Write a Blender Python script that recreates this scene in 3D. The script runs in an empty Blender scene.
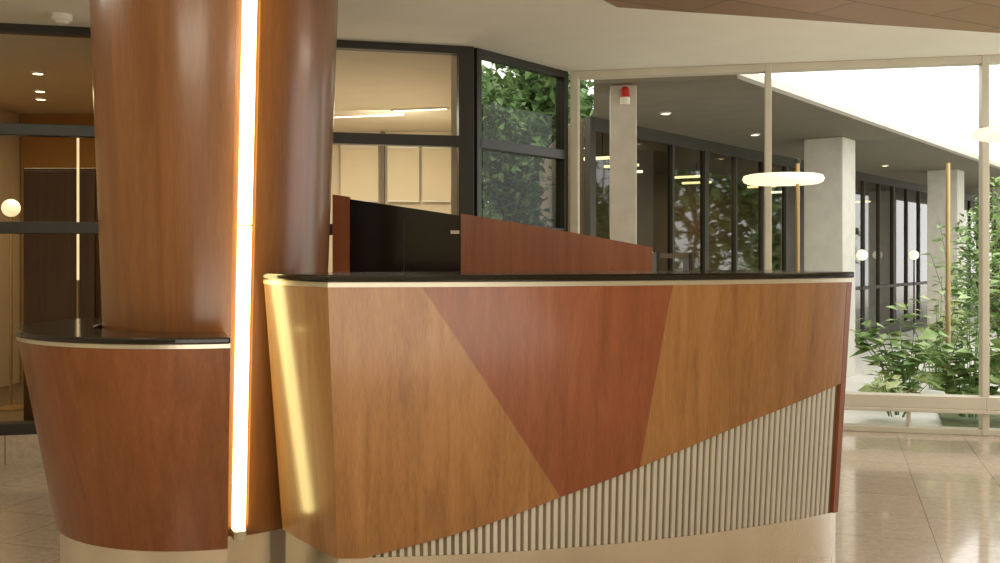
import bpy, bmesh, math, random
from mathutils import Vector, Matrix
random.seed(7)
sc = bpy.context.scene
sc.view_settings.view_transform = 'Standard'
F, CX, HY, CH = 1000.0, 500.0, 255.0, 1.22
ZC = 2.57           # ceiling height
def X(px, d): return (px-CX)/F*d
def Z(py, d): return CH+(HY-py)/F*d

# ------------------------------------------------------------ materials
def nm(name):
    m = bpy.data.materials.new(name); m.use_nodes = True
    nt = m.node_tree
    return m, nt, nt.nodes['Principled BSDF']
def setp(b, **k):
    for n, v in k.items():
        n = n.replace('_', ' ')
        if n in b.inputs: b.inputs[n].default_value = v
def rgb(h):
    h = h.lstrip('#'); c = [int(h[i:i+2], 16)/255 for i in (0, 2, 4)]
    return tuple((x/12.92 if x <= .04045 else ((x+.055)/1.055)**2.4) for x in c)+(1,)
def ramp(nt, stops):
    r = nt.nodes.new('ShaderNodeValToRGB')
    e = r.color_ramp.elements
    e[0].position, e[0].color = stops[0]
    e[1].position, e[1].color = stops[-1]
    for p, c in stops[1:-1]:
        n = e.new(p); n.color = c
    return r
def coords(nt, scale, rot=(0, 0, 0)):
    t = nt.nodes.new('ShaderNodeTexCoord'); m = nt.nodes.new('ShaderNodeMapping')
    m.inputs['Scale'].default_value = scale
    m.inputs['Rotation'].default_value = rot
    nt.links.new(t.outputs['Object'], m.inputs['Vector'])
    return m
def noise(nt, mp, scale, detail=5, dist=0, rough=.5):
    n = nt.nodes.new('ShaderNodeTexNoise')
    n.inputs['Scale'].default_value = scale; n.inputs['Detail'].default_value = detail
    n.inputs['Distortion'].default_value = dist; n.inputs['Roughness'].default_value = rough
    nt.links.new(mp.outputs[0], n.inputs['Vector'])
    return n
def wood(name, dark, mid, light, rough=.32, coat=.25, sc_=(12, 12, .45), crough=.15):
    m, nt, b = nm(name)
    n1 = noise(nt, coords(nt, sc_), 1.5, 4, 1.0, .5)
    n2 = noise(nt, coords(nt, (150, 150, 5)), 1.5, 4, 0, .6)
    mx = nt.nodes.new('ShaderNodeMath'); mx.operation = 'MULTIPLY_ADD'
    mx.inputs[1].default_value = .7
    nt.links.new(n2.outputs['Fac'], mx.inputs[0]); 
    sub = nt.nodes.new('ShaderNodeMath'); sub.operation = 'SUBTRACT'; sub.inputs[1].default_value = .35
    nt.links.new(n1.outputs['Fac'], sub.inputs[0]); nt.links.new(sub.outputs[0], mx.inputs[2])
    r = ramp(nt, [(.15, rgb(dark)), (.5, rgb(mid)), (.85, rgb(light))])
    nt.links.new(mx.outputs[0], r.inputs[0]); nt.links.new(r.outputs[0], b.inputs['Base Color'])
    setp(b, Roughness=rough, Coat_Weight=coat, Coat_Roughness=crough)
    return m
def plain(name, col, rough=.5, metal=0, var=.0, vs=4, sc_=(1, 1, 1), **k):
    m, nt, b = nm(name)
    c = rgb(col)
    n = noise(nt, coords(nt, sc_), vs, 4)
    r = ramp(nt, [(.3, tuple(x*(1-var) for x in c[:3])+(1,)), (.7, tuple(min(1, x*(1+var)) for x in c[:3])+(1,))])
    nt.links.new(n.outputs['Fac'], r.inputs[0]); nt.links.new(r.outputs[0], b.inputs['Base Color'])
    setp(b, Roughness=rough, Metallic=metal, **k)
    return m
def emis(name, col, strength, base='#ffffff'):
    m, nt, b = nm(name)
    setp(b, Base_Color=rgb(base), Emission_Color=(rgb(col) if isinstance(col, str) else col), Emission_Strength=strength)
    return m
def glass(name, tint=(1, 1, 1), refl=1.0, rough=0.0):
    m = bpy.data.materials.new(name); m.use_nodes = True
    nt = m.node_tree; nt.nodes.clear()
    o = nt.nodes.new('ShaderNodeOutputMaterial'); mix = nt.nodes.new('ShaderNodeMixShader')
    t = nt.nodes.new('ShaderNodeBsdfTransparent'); t.inputs[0].default_value = tuple(tint)+(1,)
    g = nt.nodes.new('ShaderNodeBsdfGlossy'); g.inputs['Roughness'].default_value = rough
    fr = nt.nodes.new('ShaderNodeFresnel'); fr.inputs[0].default_value = 1.5
    mu = nt.nodes.new('ShaderNodeMath'); mu.operation = 'MULTIPLY'; mu.inputs[1].default_value = refl
    nt.links.new(fr.outputs[0], mu.inputs[0]); nt.links.new(mu.outputs[0], mix.inputs[0])
    nt.links.new(t.outputs[0], mix.inputs[1]); nt.links.new(g.outputs[0], mix.inputs[2])
    nt.links.new(mix.outputs[0], o.inputs[0])
    return m

M_light = wood('cherry_light', '#7c5430', '#986a3d', '#ab7d4e')
M_corner = wood('cherry_light_lacquered', '#7a5430', '#93673a', '#a67848', rough=.48, coat=1.0, crough=.16)
M_red = wood('cherry_red', '#703f23', '#854a2c', '#935a38')
M_drum = wood('cherry_drum', '#68391b', '#794523', '#87522d', rough=.28)
M_col = wood('column_veneer', '#633c1c', '#794b25', '#895b33', rough=.32, coat=.4, sc_=(7, 7, .3))
M_part = wood('partition_veneer', '#844828', '#955736', '#a2643f')
M_brown = wood('dark_brown_wood', '#3e2814', '#53371a', '#654522')
M_granite = plain('black_granite', '#1c1712', .12, var=.5, vs=90)
M_black = plain('black_frame_paint', '#28271f', .4, var=.1)
M_blackgl = plain('black_gloss_panel', '#171613', .12)
M_alu = plain('pale_aluminium_frame', '#d2cdbb', .45, .2, var=.05)
M_trimmetal = plain('satin_metal_trim', '#d6d0bd', .3, .8, var=.05)
M_ceil = plain('ceiling_plaster', '#ebe7d8', .9, var=.02)
M_wall = plain('wall_plaster', '#d8ceb4', .9, var=.03)
M_warm = plain('warm_wall', '#a67a40', .8, var=.05)
M_conc = plain('concrete', '#d6d2c5', .9, var=.06, vs=8)
M_dark = plain('dark_interior', '#6a563a', .8, var=.1)
M_slat = plain('slat_silver_metal', '#d8d5ca', .35, .35, var=.03)
M_back = plain('slat_backing_brown', '#7d6d56', .6, var=.1)
M_red_pl = plain('red_plastic', '#c0261c', .35)
M_white = plain('white_plastic', '#f2eee2', .4)
M_brass = plain('brass_pole', '#b9a070', .3, .6)
M_carpet = plain('office_carpet', '#7c6b50', .95, var=.1, vs=30)
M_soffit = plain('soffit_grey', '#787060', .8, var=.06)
M_cream = plain('cream_blind', '#ddd2b4', .8, var=.02)
M_strip = emis('fluorescent_diffuser', (1, .84, .32, 1), 5.6)
M_disc = emis('lamp_disc_glow', (1, .85, .5, 1), 1.05)
M_down = emis('downlight_glow', '#ffe7b0', 6)
M_lin = emis('linear_light_glow', '#fff4cf', 3)
M_pendrefl = emis('pendant_reflection_glow', (1, .78, .38, 1), 2.6)
M_glassw = glass('wing_glass', (.52, .52, .46), 1.4, .03)
M_glassc = glass('corner_glass', (.5, .53, .46), .45, .0)
M_frame2 = plain('bronze_facade_frame', '#3c372c', .5, var=.1)
M_steel = plain('brushed_steel', '#f0ece2', .2, .93, var=.1, vs=1.6, sc_=(1.6, 1.6, .2))
# floor marble tiles
M_floor, nt, b = nm('marble_tiles')
mp = coords(nt, (1, 1, 1), (0, 0, .32))
br = nt.nodes.new('ShaderNodeTexBrick'); br.offset = 0; br.inputs['Scale'].default_value = 1
br.inputs['Brick Width'].default_value = .42; br.inputs['Row Height'].default_value = .42
br.inputs['Mortar Size'].default_value = .0024
nt.links.new(mp.outputs[0], br.inputs['Vector'])
n = noise(nt, mp, 28, 8, .5, .7)
r1 = ramp(nt, [(.3, rgb('#b09e8a')), (.5, rgb('#bfad99')), (.7, rgb('#ccbca9'))])
nt.links.new(n.outputs['Fac'], r1.inputs[0])
nt.links.new(r1.outputs[0], br.inputs['Color1'])
hs = nt.nodes.new('ShaderNodeHueSaturation'); hs.inputs['Value'].default_value = .93
nt.links.new(r1.outputs[0], hs.inputs['Color']); nt.links.new(hs.outputs[0], br.inputs['Color2'])
br.inputs['Mortar'].default_value = rgb('#8c7c6a')
nt.links.new(br.outputs[0], b.inputs['Base Color']); setp(b, Roughness=.14, Coat_Weight=.5, Coat_Roughness=.05)
# timber ceiling planks
M_plank, nt, b = nm('timber_ceiling')
mp = coords(nt, (1, 1, 1), (0, 0, -.52))
br = nt.nodes.new('ShaderNodeTexBrick'); br.offset = .5; br.inputs['Scale'].default_value = 1
br.inputs['Brick Width'].default_value = 1.2; br.inputs['Row Height'].default_value = .3
br.inputs['Mortar Size'].default_value = .005
nt.links.new(mp.outputs[0], br.inputs['Vector'])
br.inputs['Color1'].default_value = rgb('#8c6948'); br.inputs['Color2'].default_value = rgb('#a07c58')
br.inputs['Mortar'].default_value = rgb('#4a3320')
nt.links.new(br.outputs[0], b.inputs['Base Color']); setp(b, Roughness=.4)
def leafmat(name, a, b_, c):
    m, nt, b = nm(name)
    n = noise(nt, coords(nt, (1, 1, 1)), 9, 3); r = ramp(nt, [(.3, rgb(a)), (.5, rgb(b_)), (.7, rgb(c))])
    nt.links.new(n.outputs['Fac'], r.inputs[0]); nt.links.new(r.outputs[0], b.inputs['Base Color'])
    setp(b, Roughness=.6)
    return m
M_leaf = leafmat('leaf_green', '#5f8042', '#88a562', '#b6c98c')
M_leafm = leafmat('leaf_mid', '#4e6c3c', '#66834c', '#86a068')
M_leafy = leafmat('leaf_yellow', '#86985c', '#a8b87a', '#ccd6a2')
M_bark = plain('bark', '#5b4a34', .9, var=.2, vs=12)
M_grass = plain('garden_soil', '#6f7854', .95, var=.25, vs=10)

# ------------------------------------------------------------ helpers
def link(o): sc.collection.objects.link(o); return o
def mesh(name, vs, fs, mat, parent=None, smooth=False, bevel=0, solid=0, soff=-1):
    me = bpy.data.meshes.new(name); me.from_pydata([tuple(v) for v in vs], [], fs); me.update()
    bm = bmesh.new(); bm.from_mesh(me); bmesh.ops.recalc_face_normals(bm, faces=bm.faces); bm.to_mesh(me); bm.free()
    o = link(bpy.data.objects.new(name, me))
    if mat: me.materials.append(mat)
    if smooth:
        for p in me.polygons: p.use_smooth = True
    if solid:
        s = o.modifiers.new('Solid', 'SOLIDIFY'); s.thickness = solid; s.offset = soff
    if bevel:
        bv = o.modifiers.new('Bevel', 'BEVEL'); bv.width = bevel; bv.segments = 2; bv.limit_method = 'ANGLE'
        bv.angle_limit = math.radians(40)
    if parent: par(o, parent)
    return o
def par(o, p):
    o.parent = p; o.location = Vector(o.location)-Vector(p.location)
def empty(name, loc, label, cat, **k):
    e = link(bpy.data.objects.new(name, None)); e.location = loc; e.empty_display_size = .1
    return tag(e, label, cat, **k)
def tag(o, label=None, cat=None, **k):
    if label: o['label'] = label
    if cat: o['category'] = cat
    for a, v in k.items(): o[a] = v
    return o
def boxv(cx, cy, z0, z1, a, bb, d=(1, 0)):
    L = math.hypot(*d); ux, uy = d[0]/L, d[1]/L; nx, ny = -uy, ux
    P = [(cx+ux*i*a/2+nx*j*bb/2, cy+uy*i*a/2+ny*j*bb/2) for i, j in ((-1, -1), (1, -1), (1, 1), (-1, 1))]
    vs = [(x, y, z0) for x, y in P]+[(x, y, z1) for x, y in P]
    fs = [(3, 2, 1, 0), (4, 5, 6, 7), (0, 1, 5, 4), (1, 2, 6, 5), (2, 3, 7, 6), (3, 0, 4, 7)]
    return vs, fs
class MB:
    def __init__(s): s.v = []; s.f = []
    def add(s, vf):
        n = len(s.v); s.v += list(vf[0]); s.f += [tuple(i+n for i in f) for f in vf[1]]; return s
    def box(s, *a, **k): return s.add(boxv(*a, **k))
    def beam(s, p, q, z0, z1, w):
        return s.box((p[0]+q[0])/2, (p[1]+q[1])/2, z0, z1, math.hypot(q[0]-p[0], q[1]-p[1]), w, (q[0]-p[0], q[1]-p[1]))
    def make(s, name, mat, **k): return mesh(name, s.v, s.f, mat, **k)
def pane(name, p, q, z0, z1, mat, parent):
    me = bpy.data.meshes.new(name)
    me.from_pydata([(p[0], p[1], z0), (q[0], q[1], z0), (q[0], q[1], z1), (p[0], p[1], z1)], [], [(0, 1, 2, 3)]); me.update()
    me.materials.append(mat); o = link(bpy.data.objects.new(name, me)); par(o, parent); return o
def lathe(prof, cx, cy, N=48, a0=0, a1=2*math.pi):
    full = abs(a1-a0-2*math.pi) < 1e-6
    M = N if full else N+1
    vs = []; fs = []
    for r, z in prof:
        for i in range(M):
            a = a0+(a1-a0)*i/N; vs.append((cx+r*math.cos(a), cy+r*math.sin(a), z))
    for j in range(len(prof)-1):
        for i in range(N):
            k = (i+1) % M
            fs.append((j*M+i, j*M+k, (j+1)*M+k, (j+1)*M+i))
    return vs, fs
def prism(bot, top):
    n = len(bot); vs = list(bot)+list(top)
    fs = [tuple(range(n))[::-1], tuple(range(n, 2*n))]+[(i, (i+1) % n, n+(i+1) % n, n+i) for i in range(n)]
    return vs, fs

# ------------------------------------------------------------ camera, world
cam = bpy.data.cameras.new('camera'); co = link(bpy.data.objects.new('camera', cam))
cam.lens = 36; cam.sensor_width = 36; cam.shift_y = -.0265; co.location = (0, 0, CH)
co.rotation_euler = (math.pi/2, 0, 0); sc.camera = co
w = bpy.data.worlds.new('world'); sc.world = w; w.use_nodes = True
w.node_tree.nodes['Background'].inputs[0].default_value = (1, .99, .96, 1)
w.node_tree.nodes['Background'].inputs[1].default_value = 2.4

# ------------------------------------------------------------ desk geometry
def arc(A, C, sag, s):
    ax, ay = A; cx, cy = C; L = math.hypot(cx-ax, cy-ay); R = L*L/(8*sag)+sag/2
    half = math.asin(L/2/R); a = -half+2*half*s
    ux, uy = (cx-ax)/L, (cy-ay)/L; nx, ny = uy, -ux      # outward (towards visitor)
    t = L/2+R*math.sin(a); h = R*math.cos(a)-R*math.cos(half)
    return ax+ux*t+nx*h, ay+uy*t+ny*h
ZB, ZT = .184, 1.113
PB, PT = (-.553, 3.41), (-.569, 3.31)
def plan(s, z):
    t = (z-ZB)/(1.1-ZB)
    if s >= 0:
        b_ = arc(PB, (1.362, 4.03), .137, s); a_ = arc(PT, (1.395, 3.965), .14, s)
    else:
        b_ = arc((-.822, 3.78), PB, .008, 1+s); a_ = arc((-.874, 3.71), PT, .012, 1+s)
    return b_[0]+(a_[0]-b_[0])*t, b_[1]+(a_[1]-b_[1])*t
def surf(s, z, off=0):
    x, y = plan(s, z)
    if off:
        s2 = s+.002 if s < .99 else s-.002
        if s < 0 and s2 >= 0: s2 = s-.002
        x2, y2 = plan(s2, z); dx, dy = x2-x, y2-y
        if s2 < s: dx, dy = -dx, -dy
        L = math.hypot(dx, dy); x += dy/L*off; y -= dx/L*off
    return (x, y, z)
def proj(p): return CX+F*p[0]/p[1], HY-F*(p[2]-CH)/p[1]
def inv(px, py):
    s, z = .5, .6
    for _ in range(30):
        u, v = proj(surf(s, z)); e = 1e-4
        u1, v1 = proj(surf(min(s+e, 1.5), z)); u2, v2 = proj(surf(s, z+e))
        a, b_, c, d = (u1-u)/e, (u2-u)/e, (v1-v)/e, (v2-v)/e
        D = a*d-b_*c; ru, rv = px-u, py-v
        s += max(-.3, min(.3, (ru*d-rv*b_)/D)); z += max(-.5, min(.5, (a*rv-c*ru)/D))
        s = max(0.0, s)
    return s, z
cp = [inv(*p) for p in ((372, 556), (450, 536), (510, 517), (560, 497), (605, 481), (650, 463), (740, 425), (800, 401), (842, 383))]
def interp(pts, s):
    if s <= pts[0][0]: a, b_ = pts[0], pts[1]
    elif s >= pts[-1][0]: a, b_ = pts[-2], pts[-1]
    else:
        for a, b_ in zip(pts, pts[1:]):
            if a[0] <= s <= b_[0]: break
    return a[1]+(b_[1]-a[1])*(s-a[0])/(b_[0]-a[0])
def curve(s):
    return max(ZB, sum(interp(cp, s+k*.02) for k in (-2, -1, 0, 1, 2))/5)
d1 = [inv(420, 284), inv(560, 497)]; d2 = [inv(640, 467), inv(673, 283)]
def sline(d, s): return d[0][1]+(d[1][1]-d[0][1])*(s-d[0][0])/(d[1][0]-d[0][0])
def panel(name, s0, s1, lo, hi, mat, parent, off=0, n=70, th=.016):
    ss = [s0+(s1-s0)*i/n for i in range(n+1)]
    vs = []; fs = []; rows = 4
    for s in ss:
        l = lo(s); h = max(hi(s), l+1e-4)
        for k in range(rows+1): vs.append(surf(s, l+(h-l)*k/rows, off))
    nb = len(vs)
    for s in ss:
        l = lo(s); h = max(hi(s), l+1e-4)
        for k in range(rows+1): vs.append(surf(s, l+(h-l)*k/rows, off-th))
    R = rows+1
    for i in range(n):
        for k in range(rows):
            a = i*R+k; fs.append((a, a+R, a+R+1, a+1)); fs.append((nb+a, nb+a+1, nb+a+R+1, nb+a+R))
        a = i*R; fs.append((a, nb+a, nb+a+R, a+R)); a += rows; fs.append((a, a+R, nb+a+R, nb+a))
    for k in range(rows):
        fs.append((k, k+1, nb+k+1, nb+k)); a = n*R+k; fs.append((a, nb+a, nb+a+1, a+1))
    return mesh(name, vs, fs, mat, parent)
desk = empty('reception_desk', (.4, 3.8, 0), 'curved cherry veneer reception desk with black top and ribbed base', 'reception desk')
EN = .985
panel('front_panel', 0, d1[1][0], curve, lambda s: min(ZT, sline(d1, s)) if s > d1[0][0] else ZT, M_light, desk, n=110)['label'] = 'light cherry veneer panel'
panel('front_panel', d1[0][0], d2[1][0], lambda s: max(curve(s), sline(d1, s) if s < d1[1][0] else 0, sline(d2, s) if s > d2[0][0] else 0), lambda s: ZT, M_red, desk, n=140)['label'] = 'reddish cherry veneer trapezoid panel'
panel('front_panel', d2[0][0], EN, lambda s: max(curve(s)-.0, 0), lambda s: min(ZT, sline(d2, s)) if s < d2[1][0] else ZT, M_light, desk, n=110)['label'] = 'light cherry veneer panel'
panel('corner_panel', -1, -.001, lambda s: ZB, lambda s: ZT, M_corner, desk)['label'] = 'light cherry veneer corner panel with glossy lacquer'
panel('end_panel', EN+.001, 1, lambda s: ZB, lambda s: ZT, M_red, desk, n=4)['label'] = 'reddish veneer edge panel'
def contour(z, off, back=.6):
    P = [surf(-1+i/20, z, off) for i in range(20)]+[surf(i/60, z, off) for i in range(61)]
    ux, uy = -.30, .954
    for i in range(30, -1, -1):
        s = .12+.88*i/30; x, y = plan(s, z); P.append((x+ux*back, y+uy*back, z))
    return P
def cprism(z0, z1, off, name, mat, lean=True, zr=None, **k):
    if zr: B = [(x, y, z0) for x, y, _ in contour(zr, off)]; T = [(x, y, z1) for x, y, _ in contour(zr, off)]
    else: B = contour(z0, off); T = contour(z1, off)
    v, f = prism(B, T); return mesh(name, v, f, mat, desk, **k)
cprism(ZB, ZT, -.0175, 'body', M_back)
cprism(0, ZB-.001, -.012, 'plinth', M_steel, zr=ZB)['label'] = 'brushed steel plinth'
cprism(ZT, 1.129, .004, 'metal_trim', M_trimmetal, zr=1.11)['label'] = 'satin metal trim band'
cprism(1.130, 1.154, .014, 'countertop', M_granite, zr=1.11, bevel=.006)['label'] = 'polished black stone countertop'
mb = MB()
NS = 70; s0 = cp[0][0]-.01
for i in range(NS):
    s = s0+(EN-.006-s0)*(i+.5)/NS; hw = (EN-s0)/NS*.3
    zt = curve(s)-.002
    if zt < ZB+.004: continue
    q = []
    for z in (ZB, zt):
        q += [surf(s-hw, z, -.017), surf(s+hw, z, -.017), surf(s+hw*.85, z, -.010), surf(s-hw*.85, z, -.010)]
    mb.add((q, [(0, 1, 2, 3), (4, 5, 6, 7), (0, 1, 5, 4), (1, 2, 6, 5), (2, 3, 7, 6), (3, 0, 4, 7)]))
mb.make('slatted_panel', M_slat, parent=desk)['label'] = 'ribbed silver metal slats'

# ------------------------------------------------------------ column
KX, KY = -1.158, 4.1
def cr(z): return .405+.0367*z
def phi(z): return math.radians(26+3.2*(z-.2)/2.04)
col = empty('wood_clad_column', (KX, KY, 0), 'flared cherry veneer column with a vertical light strip', 'column')
NW = math.radians(5.2)
angs = [(-NW, 0), (-NW*.9, 1), (-NW*.5, 1), (0, 1), (NW*.5, 1), (NW*.9, 1), (NW, 0)]
m = 120
angs += [(NW+(2*math.pi-2*NW)*i/m, 0) for i in range(1, m)]
vs = []; fs = []; zs = [.17+(ZC-.17)*i/16 for i in range(17)]
for z in zs:
    for a, dn in angs:
        r_ = cr(z)-(.02 if dn else 0); th = phi(z)+a
        vs.append((KX+r_*math.sin(th), KY-r_*math.cos(th), z))
n_ = len(angs)
for j in range(16):
    for i in range(n_):
        k = (i+1) % n_; fs.append((j*n_+i, j*n_+k, (j+1)*n_+k, (j+1)*n_+i))
c = mesh('veneer_cladding', vs, fs, M_col, col, smooth=True)
es = c.modifiers.new('ES', 'EDGE_SPLIT'); es.split_angle = math.radians(30)
v, f = lathe([(.0, 0), (.395, 0), (.395, .17), (.0, .17)], KX, KY, 64); mesh('plinth', v, f, M_steel, col)['label'] = 'brushed steel plinth ring'
def strip(name, z0, z1, mat, hw, r0, r1, label):
    vs = []; fs = []; n = 12
    prof = [(-hw, r0), (-hw, r1-.006), (-hw*.6, r1), (hw*.6, r1), (hw, r1-.006), (hw, r0)]
    for i in range(n+1):
        z = z0+(z1-z0)*i/n
        for t, dr in prof:
            th = phi(z); R = cr(z)+dr
            vs.append((KX+R*math.sin(th)+t*math.cos(th), KY-R*math.cos(th)+t*math.sin(th), z))
    k = len(prof)
    for i in range(n):
        for j in range(k): fs.append((i*k+j, i*k+(j+1) % k, (i+1)*k+(j+1) % k, (i+1)*k+j))
    fs += [tuple(range(k)), tuple(range(n*k, n*k+k))]
    o = mesh(name, vs, fs, mat, col); o['label'] = label; return o
strip('light_diffuser', .2, 1.325, M_strip, .0195, -.019, .045, 'glowing warm white lower light diffuser')
strip('light_diffuser', 1.332, ZC-.01, M_strip, .0195, -.019, .045, 'glowing warm white upper light diffuser')
strip('light_channel', .17, .2, M_alu, .023, -.03, .047, 'metal end cap of the light strip')

# ------------------------------------------------------------ lower drum counter
dr = empty('side_counter', (KX, KY-.5, 0), 'low curved cherry veneer counter with black stone top', 'counter')
a1 = math.radians(-90+19); a0 = a1-math.radians(215)
def sector(name, r_in0, r_in1, r0, r1, z0, z1, mat, bevel=0):
    v, f = lathe([(r_in0, z0), (r0, z0), (r1, z1), (r_in1, z1), (r_in0, z0)], KX, KY, 110, a0, a1)
    M = 111; k = len(f)
    f = list(f)+[tuple(j*M for j in range(4)), tuple(j*M+110 for j in range(4))]
    return mesh(name, v, f, mat, dr, bevel=bevel)
cin = .47
sector('body', cin, cin, .607, .738, ZB, .903, M_drum)['label'] = 'reddish cherry veneer tapered body'
sector('plinth', cin, cin, .592, .592, 0, ZB, M_steel)['label'] = 'brushed steel plinth'
sector('metal_trim', cin, cin, .743, .743, .904, .918, M_trimmetal)['label'] = 'satin metal trim band'
sector('countertop', cin, cin, .753, .753, .919, .941, M_granite, .006)['label'] = 'polished black stone countertop'

# ------------------------------------------------------------ room shell
def struct(o, label=None): o['kind'] = 'structure'; return o
CA = (-.195, 6.5)
LX = -4.6; RX = 4.6
def yA(x): return 6.5-.24*(CA[0]-x)
W0 = (.517, 7.39); W1 = (3.29, 6.79)
def Wp(t): return W0[0]+(W1[0]-W0[0])*t, W0[1]+(W1[1]-W0[1])*t
tR = (RX-W0[0])/(W1[0]-W0[0])
WR = Wp(tR)
struct(mesh('floor', [(LX, -3, 0), (RX, -3, 0), (RX, WR[1], 0), (W0[0], W0[1], 0), (CA[0], CA[1], 0), (LX, yA(LX), 0)], [(0, 1, 2, 3, 4, 5)], M_floor, solid=.1, soff=-1))
cvs = [(LX, -3), (RX, -3), (RX, WR[1]+.06), (W0[0], W0[1]+.06), (CA[0], CA[1]+.06), (LX, yA(LX)+.06)]
v, f = prism([(x, y, ZC) for x, y in cvs], [(x, y, ZC+.15) for x, y in cvs]); struct(mesh('ceiling', v, f, M_ceil))
tp = [(X(617, 5.33), 5.33), (.2, 4.6), (.2, .4), (RX-.02, .4), (RX-.02, 6.38), (X(1000, 5.95), 5.95)]
v, f = prism([(x, y, ZC-.03) for x, y in tp], [(x, y, ZC-.001) for x, y in tp])
o = struct(mesh('ceiling_timber', v, f, M_plank))
for nme, p, q in (('wall_left', (LX-.05, -3), (LX-.05, 11)), ('wall_right', (RX+.05, -3), (RX+.05, 3.6)), ('wall_back', (LX, -3.05), (RX, -3.05))):
    struct(MB().beam(p, q, 0, ZC, .1).make(nme, M_wall))
mb = MB()
for y in (3.64, 4.95, WR[1]): mb.box(RX+.05, y, 0, ZC, .08, .08)
mb.beam((RX+.05, 3.6), (RX+.05, WR[1]), ZC-.055, ZC, .09); mb.beam((RX+.05, 3.6), (RX+.05, WR[1]), .15, .26, .12); mb.beam((RX+.05, 3.6), (RX+.05, WR[1]), 0, .04, .09)
struct(mb.make('window_6', M_alu))

# right windows (aluminium)
dW = (W1[0]-W0[0], W1[1]-W0[1])
def tpx(px):
    k = (px-CX)/F; return (k*W0[1]-W0[0])/(dW[0]-k*dW[1])
mul = [tpx(575), tpx(768), tpx(984), tR-.01]
idx = 1
for i in range(3):
    p, q = Wp(mul[i]), Wp(mul[i+1])
    mb = MB(); wd = .045 if i else .06
    mb.box(p[0], p[1], 0, ZC, wd, .1, dW)
    if i == 2: mb.box(q[0], q[1], 0, ZC, .05, .1, dW)
    mb.beam(p, q, ZC-.055, ZC, .09)
    mb.beam(p, q, .0, .04, .09)
    mb.beam(p, q, .15, .175, .16); mb.beam(p, q, .175, .26, .12)
    k1, k2 = [(p[0]+(q[0]-p[0])*t, p[1]+(q[1]-p[1])*t) for t in (.33, .66)]
    mb.box(k1[0], k1[1], .0, .16, .02, .06, dW); mb.box(k2[0], k2[1], .0, .16, .02, .06, dW)
    fr = struct(mb.make('window_%d' % idx, M_alu, bevel=.004)); idx += 1

# black-framed partitions
def blackwin(p, q, posts, name, bottom=.17, lower=True, kick=True):
    mb = MB(); d = (q[0]-p[0], q[1]-p[1])
    for t, wdt in posts:
        mb.box(p[0]+d[0]*t, p[1]+d[1]*t, 0, ZC, wdt, .08, d)
    mb.beam(p, q, ZC-.05, ZC, .08); mb.beam(p, q, 1.92, 1.99, .08)
    if lower: mb.beam(p, q, 1.345, 1.415, .08)
    mb.beam(p, q, bottom, bottom+.07, .08)
    fr = struct(mb.make(name, M_black, bevel=.004))
    if kick: MB().beam(p, q, 0, bottom, .07).make('kick_panel', M_floor, parent=fr)
    return fr
pL = (LX, yA(LX)); pA = (CA[0]-.03, CA[1]); L = pA[0]-pL[0]
blackwin(pL, pA, [(0.01, .06), ((-2.35-LX)/L, .07), ((-1.25-LX)/L, .07), (1, .1)], 'window_4')
c0, c1 = (CA[0]+.03, CA[1]+.05), (W0[0]-.06, W0[1]-.02)
wc = blackwin(c0, c1, [(0, .05), (1, .05)], 'window_5')
pane('glass', c0, c1, .2, ZC-.04, M_glassc, wc)

# office beyond
def slab(name, pts, z0, z1, mat):
    v, f = prism([(x, y, z0) for x, y in pts], [(x, y, z1) for x, y in pts]); return mesh(name, v, f, mat)
op = [(LX, yA(LX)+.06), (CA[0]-.03, CA[1]+.06), (-.36, 11), (LX, 11)]
struct(slab('floor_office', op, -.1, 0, M_carpet)); struct(slab('ceiling_office', op, ZC, ZC+.15, M_wall))
struct(MB().beam((LX, 11.05), (-.36, 11.05), 0, ZC, .1).make('wall_office', M_wall))
struct(MB().beam((-.30, 6.75), (-.42, 11.1), 0, ZC, .06).make('wall_office_side', M_wall))
struct(MB().beam((-2.25, 6.15), (-2.7, 11), 0, ZC, .08).make('wall_office_partition', M_warm))
struct(MB().beam((LX+.02, 9.6), (-2.62, 9.6), 0, ZC, .08).make('wall_side_room', M_warm))
for i, (a, b_) in enumerate(((387, 419), (422, 454), (340, 378))):
    xa, xb = X(a, 10.9), X(b_, 10.9)
    e = empty('roller_blind', ((xa+xb)/2, 10.93, 1.6), 'cream fabric roller blind lowered on the office wall', 'blind', group='office roller blinds')
    MB().box((xa+xb)/2, 10.94, 1.82, 2.38, xb-xa, .01).make('fabric', M_cream, parent=e)
    MB().box((xa+xb)/2, 10.93, 2.38, 2.44, xb-xa, .06).make('cassette', M_alu, parent=e)
    MB().box((xa+xb)/2, 10.93, 1.8, 1.82, xb-xa, .02).make('bottom_bar', M_alu, parent=e)
mb = MB(); mb.box(X(382.5, 10.9), 10.93, 0, ZC, .04, .08)
struct(mb.make('trim_2', M_soffit))
for (px, d, ln) in ((368, 9.6, .75), (420, 9.2, .55)):
    x = X(px, d)
    e = empty('linear_luminaire', (x, d, ZC), 'slim recessed linear ceiling light', 'ceiling light', group='office ceiling lights')
    MB().box(x, d, ZC-.016, ZC, ln, .05, (1, -.25)).make('housing', M_alu, parent=e)
    MB().box(x, d, ZC-.02, ZC-.016, ln-.04, .035, (1, -.25)).make('diffuser', M_lin, parent=e)
def downlight(x, y, z, label, group):
    e = empty('downlight', (x, y, z), label, 'ceiling light', group=group)
    v, f = lathe([(0, z-.012), (.035, z-.012), (.036, z-.001)], x, y, 24); mesh('lens', v, f, M_down, e)
    v, f = lathe([(.036, z-.001), (.038, z-.016), (.05, z-.012), (.052, z-.001)], x, y, 24); mesh('bezel', v, f, M_white, e)
for (px, py) in ((38, 72), (40, 90), (41, 98)):
    d = (ZC-CH)*1000/(HY-py); downlight(X(px, d), d, ZC, 'small round recessed ceiling spotlight', 'side room downlights')
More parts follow.
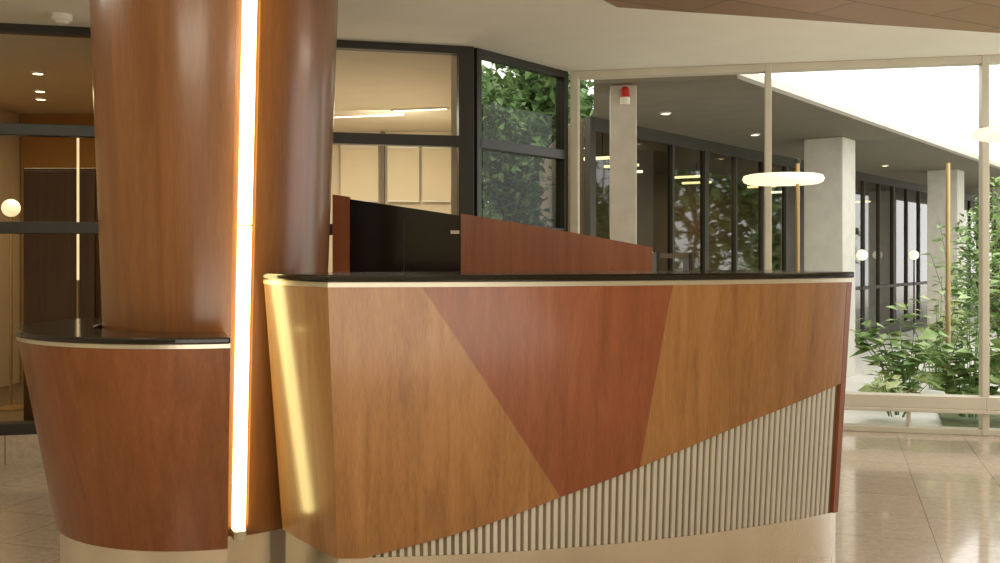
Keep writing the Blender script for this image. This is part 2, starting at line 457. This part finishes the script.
# brown cabinet in side room
cx0, cx1, cd = X(22, 7.0), X(96, 7.0), 7.0
cab = empty('tall_cabinet', ((cx0+cx1)/2, cd+.25, 0), 'tall dark brown wooden cabinet behind the black-framed partition', 'cabinet')
MB().box((cx0+cx1)/2, cd+.25, .02, 1.83, cx1-cx0, .46).make('body', M_brown, parent=cab, bevel=.004)
MB().box((cx0+cx1)/2, cd+.01, .08, 1.81, cx1-cx0-.02, .02).make('door', M_brown, parent=cab, bevel=.003)
# globe lamp
gx, gy = X(11, 7.9), 7.9; gz = Z(208, 7.9)
e = empty('globe_lamp', (gx, gy, 0), 'glowing globe lamp on a slim brass stand', 'lamp')
v, f = lathe([(.0001, gz-.07)]+[(.07*math.cos(a), gz+.07*math.sin(a)) for a in [math.radians(t) for t in range(-80, 90, 10)]]+[(.0001, gz+.07)], gx, gy, 24)
mesh('globe', v, f, emis('globe_glow', (1, .78, .4, 1), .9), e, smooth=True)
v, f = lathe([(0, 0), (.13, 0), (.13, .015), (.012, .03), (.012, gz-.065), (0, gz-.065)], gx, gy, 24); mesh('stand', v, f, M_brass, e)
# glowing rod standing in for the light strip's reflection in the glass
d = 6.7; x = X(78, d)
e = empty('strip_reflection', (x, d, 0), 'slim vertical glowing tube lamp before the brown cabinet', 'lamp')
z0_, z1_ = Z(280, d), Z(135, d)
v, f = lathe([(0, z0_), (.008, z0_), (.008, z1_), (0, z1_)], x, d, 16); mesh('tube', v, f, emis('strip_reflection_glow', (1, .78, .36, 1), .8), e)
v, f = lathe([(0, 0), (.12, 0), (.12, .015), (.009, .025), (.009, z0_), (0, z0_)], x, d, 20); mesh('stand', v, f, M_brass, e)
# smoke detector
d = 5.62; x = X(62, d)
v, f = lathe([(0, ZC-.05), (.03, ZC-.05), (.045, ZC-.035), (.055, ZC-.03), (.055, ZC-.0), (0, ZC)], x, d, 28)
tag(mesh('smoke_detector', v, f, M_white, smooth=False), 'small white round smoke detector on the ceiling', 'smoke detector')

# ------------------------------------------------------------ partition behind the desk
PD = 5.5
pe = empty('low_partition', (0, PD, 0), 'reddish cherry veneer partition with sloping top edge', 'partition')
def ptop(x): return 1.552+(1.262-1.552)*(x+.918)/(.836+.918)+.012*math.sin(math.pi*(x+.918)/1.754)
def sect(name, xa, xb, y0, y1, mat, dz=0, zb=0, n=16):
    vs = []; fs = []
    for i in range(n+1):
        x = xa+(xb-xa)*i/n; z = ptop(x)+dz
        vs += [(x, y0, zb), (x, y0, z), (x, y1, z), (x, y1, zb)]
    for i in range(n):
        for k in range(4): fs.append((i*4+k, i*4+(k+1) % 4, (i+1)*4+(k+1) % 4, (i+1)*4+k))
    fs += [(0, 1, 2, 3), (n*4, n*4+1, n*4+2, n*4+3)]
    return mesh(name, vs, fs, mat, pe)
sect('side_panel', -.918, X(350, PD), PD-.02, PD+.04, M_part)
sect('black_panel', X(350, PD)+.001, X(461, PD)-.001, PD-.01, PD+.03, M_blackgl, -.012)['label'] = 'glossy black infill panel'
MB().box(X(404, PD), PD-.012, .1, 1.42, .006, .008).make('panel_joint', M_black, parent=pe)
sect('main_panel', X(461, PD), .836, PD-.02, PD+.04, M_part)
MB().box(X(455, PD), PD-.018, 1.335, 1.355, .05, .014).make('latch', M_alu, parent=pe, bevel=.003)['label'] = 'small metal latch'
# dark shelf unit
d = 6.3; xa, xb = X(654, d), X(689, d)
e = empty('magazine_rack', ((xa+xb)/2, d, 0), 'dark slatted metal rack standing by the window', 'rack')
for x in (xa+.01, xb-.01): MB().box(x, d, 0, 1.235, .02, .2).make('side_frame', M_black, parent=e)
for k in range(9): MB().box((xa+xb)/2, d, .12+k*.135, .15+k*.135, xb-xa-.04, .18).make('shelf', M_soffit, parent=e)

# ------------------------------------------------------------ disc lamps
def disclamp(cx, cy, z, px_off, label, h=1.0):
    e = empty('floor_lamp', (cx+px_off, cy, 0), label, 'floor lamp', group='disc floor lamps')
    R = .23
    prof = [(0, z-.028*h), (R-.03, z-.028*h), (R-.008, z-.018*h), (R, z), (R-.008, z+.018*h), (R-.03, z+.024*h), (0, z+.024*h)]
    v, f = lathe(prof, cx, cy, 56); mesh('lamp_shade', v, f, M_disc, e, smooth=True)
    v, f = lathe([(0, .0), (.011, .0), (.011, z+.09), (0, z+.09)], cx+px_off, cy, 16); mesh('pole', v, f, M_brass, e)
    v, f = lathe([(0, z+.09), (.016, z+.09), (.016, z+.115), (0, z+.12)], cx+px_off, cy, 16); mesh('finial', v, f, M_black, e)
    v, f = lathe([(0.012, .03), (.15, .012), (.15, 0), (0.012, 0)], cx+px_off, cy, 40); mesh('base', v, f, M_alu, e)
disclamp(X(783, 5.8), 5.8, Z(179, 5.8), .085, 'floor lamp with glowing round disc shade on a slim brass pole')
disclamp(X(1040, 3.7), 3.7, Z(132, 3.7), .085, 'floor lamp with glowing round disc shade near the windows', .7)

# ------------------------------------------------------------ exterior
struct(mesh('ground', [(-8, 6.2, -.12), (30, 6.2, -.12), (30, 45, -.12), (-8, 45, -.12)], [(0, 1, 2, 3)], plain('pavement', '#eeebe2', .9, var=.04, vs=3)))
QX, QY, RZ = 3.66, 11.1, 2.5
bw = empty('building_wing', (QX, QY, 0), 'low concrete wing with dark glazed facade and overhanging flat roof', 'building')
u = (.605, .796); n0 = (.796, -.605)
def fp(t, off): return QX+u[0]*t+n0[0]*off, QY+u[1]*t+n0[1]*off
T1 = 25
ro = [(.70, 7.47), (1.72, 7.25), fp(T1, .56), fp(T1, -5), (1.5, 16)]
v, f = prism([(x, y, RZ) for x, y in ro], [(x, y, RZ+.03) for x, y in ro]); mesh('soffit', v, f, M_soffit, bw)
v, f = prism([(x, y, RZ+.032) for x, y in ro], [(x, y, RZ+.09) for x, y in ro]); mesh('roof_edge', v, f, M_conc, bw)
for t in (0, 5.15, 9.8, 14.5):
    x, y = fp(t, 0); MB().box(x, y, -.12, RZ, .43, .43, u).make('pillar', M_conc, parent=bw, bevel=.01)
t0 = -3.15; GO = -1.15
mb = MB(); k = 0; t = t0
while t < T1:
    x, y = fp(t, GO); mb.box(x, y, -.1, RZ, .045 if k % 3 else .1, .06, u); t += .8; k += 1
a, b_ = fp(t0, GO), fp(T1, GO)
mb.beam(a, b_, -.1, .05, .07); mb.beam(a, b_, .68, .73, .07); mb.beam(a, b_, 2.38, RZ, .07)
mb.make('facade_frame', M_frame2, parent=bw)
pane('facade_glass', a, b_, .05, 2.4, M_glassw, bw)
a, b_ = fp(-.3, -3.6), fp(T1, -3.6)
MB().beam(a, b_, -.1, RZ, .1).make('inner_wall', M_dark, parent=bw)
a2 = fp(-3.1, -1.9)
fl = [fp(-3.1, -1.2), fp(T1, -1.2), fp(T1, -3.55), fp(-.4, -3.55), a2]
v, f = prism([(x, y, -.11) for x, y in fl], [(x, y, 0) for x, y in fl]); mesh('inner_floor', v, f, M_carpet, bw)
MB().beam(fp(-3.1, -1.3), fp(-.4, -3.6), -.1, RZ, .08).make('end_wall', M_dark, parent=bw)
for t_, o_, z in ((-2.2, -1.6, 2.22), (-1.3, -1.9, 2.22), (-.5, -2.3, 2.22), (.6, -2.0, 2.22), (1.6, -2.4, 2.22), (2.9, -2.0, 2.22), (4.3, -2.4, 2.22), (6, -2.0, 2.22), (8, -2.2, 2.22)):  # glowing bars added to imitate lobby pendants reflected in the window
    x, y = fp(t_, o_)
    e = empty('pendant_reflection', (x, y, RZ), 'glowing bar inside the glazed wing imitating a pendant reflection', 'lamp', group='wing pendant reflections')
    MB().box(x, y, z-.015, z+.015, .42, .04, (.8, -.5)).make('lamp_shade', M_pendrefl, parent=e, bevel=.005)
    MB().box(x, y, z+.016, RZ, .01, .01).make('cord', M_black, parent=e)
for t in (-3, -1.0, 1.2, 3.6, 6.5):
    x, y = fp(t, -.45); downlight(x, y, RZ, 'small round spotlight in the outdoor canopy', 'canopy downlights')
# globe lamps along the facade
for px in (645, 862, 914):
    k = (px-CX)/F; bx, by = fp(0, -.85); t = (k*by-bx)/(u[0]-k*u[1]); x, y = fp(t, -.85)
    z = Z(255, y); r_ = .08
    e = empty('globe_lamp', (x, y, -.12), 'white globe lamp on a slim dark post beside the facade', 'lamp', group='facade globe lamps')
    v, f = lathe([(.0001, z-r_)]+[(r_*math.cos(a), z+r_*math.sin(a)) for a in [math.radians(q) for q in range(-80, 90, 16)]]+[(.0001, z+r_)], x, y, 20)
    mesh('globe', v, f, M_disc, e, smooth=True)
    v, f = lathe([(0, -.12), (.012, -.12), (.012, z-r_+.005), (0, z-r_+.005)], x, y, 12); mesh('post', v, f, M_black, e)
# near pillar
x = X(623, 7.64)
struct(MB().box(x, 7.64, -.12, RZ, .2, .22, (1, -.1)).make('trim_1', M_conc, bevel=.008))
zz = Z(98, 7.5); x = X(625, 7.48)
e = empty('alarm_beacon', (x, 7.48, zz-.05), 'red warning beacon on a white wall bracket', 'alarm')
v, f = lathe([(0, zz), (.035, zz), (.032, zz+.06), (.02, zz+.08), (0, zz+.085)], x, 7.48, 20); mesh('red_dome', v, f, M_red_pl, e)
v, f = lathe([(0, zz-.05), (.038, zz-.05), (.038, zz), (0, zz)], x, 7.48, 20); mesh('housing', v, f, M_white, e)
# thin timber post outside
x = X(948, 9.15); v, f = lathe([(0, -.12), (.022, -.12), (.02, Z(163, 9.15)), (0, Z(163, 9.15))], x, 9.15, 14)
tag(mesh('garden_post', v, f, M_brass), 'slender pale timber post in the planting bed', 'post')

def leafcloud(c, R, n, size, seed, shell=.3, asp=.45):
    rd = random.Random(seed); V = []; Fc = []
    for _ in range(n):
        while True:
            p = Vector((rd.uniform(-1, 1), rd.uniform(-1, 1), rd.uniform(-1, 1)))
            if shell < p.length < 1: break
        p = Vector((c[0]+p.x*R[0], c[1]+p.y*R[1], c[2]+p.z*R[2]))
        add_leaf(V, Fc, p, Vector((rd.gauss(0, 1), rd.gauss(0, 1), rd.gauss(-.2, .6))), size*rd.uniform(.6, 1.3), asp, rd)
    return V, Fc
def add_leaf(V, Fc, p, d, L, asp, rd):
    d = d.normalized(); s = d.cross(Vector((rd.gauss(0, .4), rd.gauss(0, .4), 1))).normalized()
    nrm = s.cross(d); k = len(V); w_ = L*asp/2
    V.extend([p, p+d*L*.35+s*w_+nrm*L*.06, p+d*L-nrm*L*.1, p+d*L*.35-s*w_+nrm*L*.06, p+d*L*.4])
    Fc.extend([(k, k+1, k+4), (k+1, k+2, k+4), (k+2, k+3, k+4), (k+3, k, k+4)])
def tube(p, q, r0, r1, n=7):
    p, q = Vector(p), Vector(q); d = (q-p).normalized(); a = d.orthogonal().normalized(); b_ = d.cross(a)
    vs = [tuple(c_+(a*math.cos(t)+b_*math.sin(t))*r) for c_, r in ((p, r0), (q, r1)) for t in [2*math.pi*i/n for i in range(n)]]
    return vs, [(i, (i+1) % n, n+(i+1) % n, n+i) for i in range(n)]+[tuple(range(n)), tuple(range(n, 2*n))]
def tree(x, y, zc, R, nl, size, mat, label, seed, nc=9, gz=-.12, asp=.45):
    rd = random.Random(seed)
    e = empty('tree', (x, y, gz), label, 'tree')
    mb = MB(); zt = zc; pts = [(x, y, gz), (x+.08, y, gz+(zt-gz)*.4), (x-.05, y+.05, gz+(zt-gz)*.75), (x, y, zt+R[2]*.5)]
    rr = [.08, .06, .04, .015]
    for i in range(3): mb.add(tube(pts[i], pts[i+1], rr[i], rr[i+1]))
    V = []; Fc = []
    for k in range(nc):
        a = rd.uniform(0, 6.28); q = (x+math.cos(a)*R[0]*.65*rd.uniform(.4, 1), y+math.sin(a)*R[1]*.65*rd.uniform(.4, 1), zc+R[2]*rd.uniform(-.8, .8))
        mb.add(tube(pts[2], q, .025, .008))
        v, f = leafcloud(q, (R[0]*.45, R[1]*.45, R[2]*.4), nl//nc, size, seed*31+k, .1, asp)
        b0 = len(V); V += v; Fc += [tuple(i+b0 for i in ff) for ff in f]
    mb.make('trunk', M_bark, parent=e); mesh('foliage', V, Fc, mat, e)
tree(.12, 11.2, 1.9, (.5, .6, 1.3), 2200, .12, M_leafm, 'green leafy tree standing outside the corner glazing', 3, 16, asp=.6)
tree(0, 15.5, 2.0, (1.4, 1.2, 2.3), 7000, .24, M_leafm, 'tall dense green tree behind the glazed corner', 4, 22, asp=.65)
tree(1.3, 18.5, 2.4, (1.2, 1.2, 2.4), 5000, .24, M_leafm, 'broad green tree behind the glazed corner', 9, 18, asp=.65)
tree(5.45, 10.9, 1.0, (.5, .5, .9), 2600, .1, M_leaf, 'dense green small tree beside the planting bed', 6, 12)
tree(8.6, 12.3, 1.9, (1.1, 1.4, 1.9), 2600, .2, M_leaf, 'broad green tree added out of view for the wing glass reflections', 21, 14, asp=.6)  # this and the next two: unseen trees added so the facade glass reflects green
tree(11.2, 15.5, 2.3, (1.6, 1.8, 2.1), 2600, .28, M_leaf, 'broad green tree added out of view for the wing glass reflections', 22, 14, asp=.6)
tree(13.8, 19.5, 2.3, (1.6, 1.8, 2.3), 2600, .28, M_leaf, 'broad green tree added out of view for the wing glass reflections', 23, 14, asp=.6)
def shrub(x, y, h, rad, nst, nleaf, size, mat, label, seed, asp=.5, gz=-.06):
    rd = random.Random(seed); e = empty('shrub', (x, y, gz), label, 'shrub', group='courtyard shrubs')
    mb = MB(); V = []; Fc = []
    for _ in range(nst):
        a = rd.uniform(0, 6.28); r_ = rad*rd.uniform(.2, 1); top = Vector((x+math.cos(a)*r_, y+math.sin(a)*r_, gz+h*rd.uniform(.45, 1)))
        base = Vector((x+math.cos(a)*.06, y+math.sin(a)*.06, gz)); mid = base.lerp(top, .5)+Vector((0, 0, h*.08))
        mb.add(tube(base, mid, .006, .004, 5)); mb.add(tube(mid, top, .004, .002, 5))
        for i in range(nleaf):
            t = rd.uniform(.2, 1); p = base.lerp(mid, t*2) if t < .5 else mid.lerp(top, t*2-1)
            aa = rd.uniform(0, 6.28); add_leaf(V, Fc, p, Vector((math.cos(aa), math.sin(aa), rd.uniform(-.3, .5))), size*rd.uniform(.6, 1.2), asp, rd)
    mb.make('stems', M_leafm, parent=e); mesh('leaves', V, Fc, mat, e)
struct(mesh('ground_bed', [(3.3, 7.4, -.1), (9, 7.0, -.1), (9, 10.0, -.1), (5, 9.8, -.1), (3.8, 8.7, -.1)], [(0, 1, 2, 3, 4)], M_grass))
shrub(3.55, 8.75, .8, .42, 18, 12, .17, M_leaf, 'low bright green shrub with broad leaves', 11, .65)
shrub(3.15, 7.95, .42, .3, 12, 9, .15, M_leafy, 'low yellow-green shrub with broad leaves', 18, .62)
shrub(3.72, 7.95, .68, .38, 17, 11, .17, M_leaf, 'low bright green shrub with broad leaves', 12, .65)
shrub(4.15, 9.55, 1.1, .42, 16, 13, .15, M_leafy, 'tall loose yellow-green shrub', 13, .5)
shrub(4.75, 10.1, 1.8, .4, 15, 24, .13, M_leaf, 'slender upright shrub with small leaves', 14, .5)
shrub(4.45, 8.75, 1.5, .45, 18, 18, .16, M_leaf, 'tall loose green shrub with broad leaves', 15, .6)
shrub(4.3, 7.75, .8, .38, 17, 13, .17, M_leaf, 'low green broad-leaved shrub by the window', 16, .62)

# ------------------------------------------------------------ lights
def area(name, loc, size, power, col, rot=(0, 0, 0), sy=None):
    l = bpy.data.lights.new(name, 'AREA'); l.size = size; l.energy = power; l.color = col
    if sy: l.shape = 'RECTANGLE'; l.size_y = sy
    o = link(bpy.data.objects.new(name, l)); o.location = loc; o.rotation_euler = rot; return o
warm = (1, .92, .75)
area('ceiling_light_a', (-1.5, .5, 2.5), 1.6, 62, warm, (math.radians(15), 0, 0))
area('ceiling_light_b', (1.5, .5, 2.5), 1.6, 80, warm, (math.radians(15), 0, 0))
area('ceiling_light_c', (2.6, 4.8, 2.5), 1.0, 28, warm)
area('added_ceiling_fill', (0, .2, .5), 3.0, 92, (1, .96, .85), (math.radians(172), 0, 0))  # added unseen fill aimed up to brighten the lobby ceiling
area('ceiling_light_e', (-2.6, 3.8, 2.5), 1.0, 12, warm)
area('office_light', (-1.6, 9, 2.45), 1.6, 34, warm)
area('added_office_fill', (-1.2, 8.6, .4), 1.6, 20, warm, (math.pi, 0, 0))  # added upward fill, no fixture, to lighten the office ceiling
area('added_blind_fill', (-1.0, 9.2, 2.3), .6, 7, warm, (math.radians(65), 0, 0))  # added fill without a fixture, brightens the blinds on the back wall
area('side_room_light', (-3.4, 7.8, 2.45), 1.0, 21, (1, .78, .44))
a, b_ = fp(-.6, -2.0); area('wing_light', (a, b_, 2.4), .8, 20, (1, .85, .6))
a, b_ = fp(4, -2.2); area('wing_light_far', (a, b_, 2.4), 1.2, 34, (1, .85, .6))
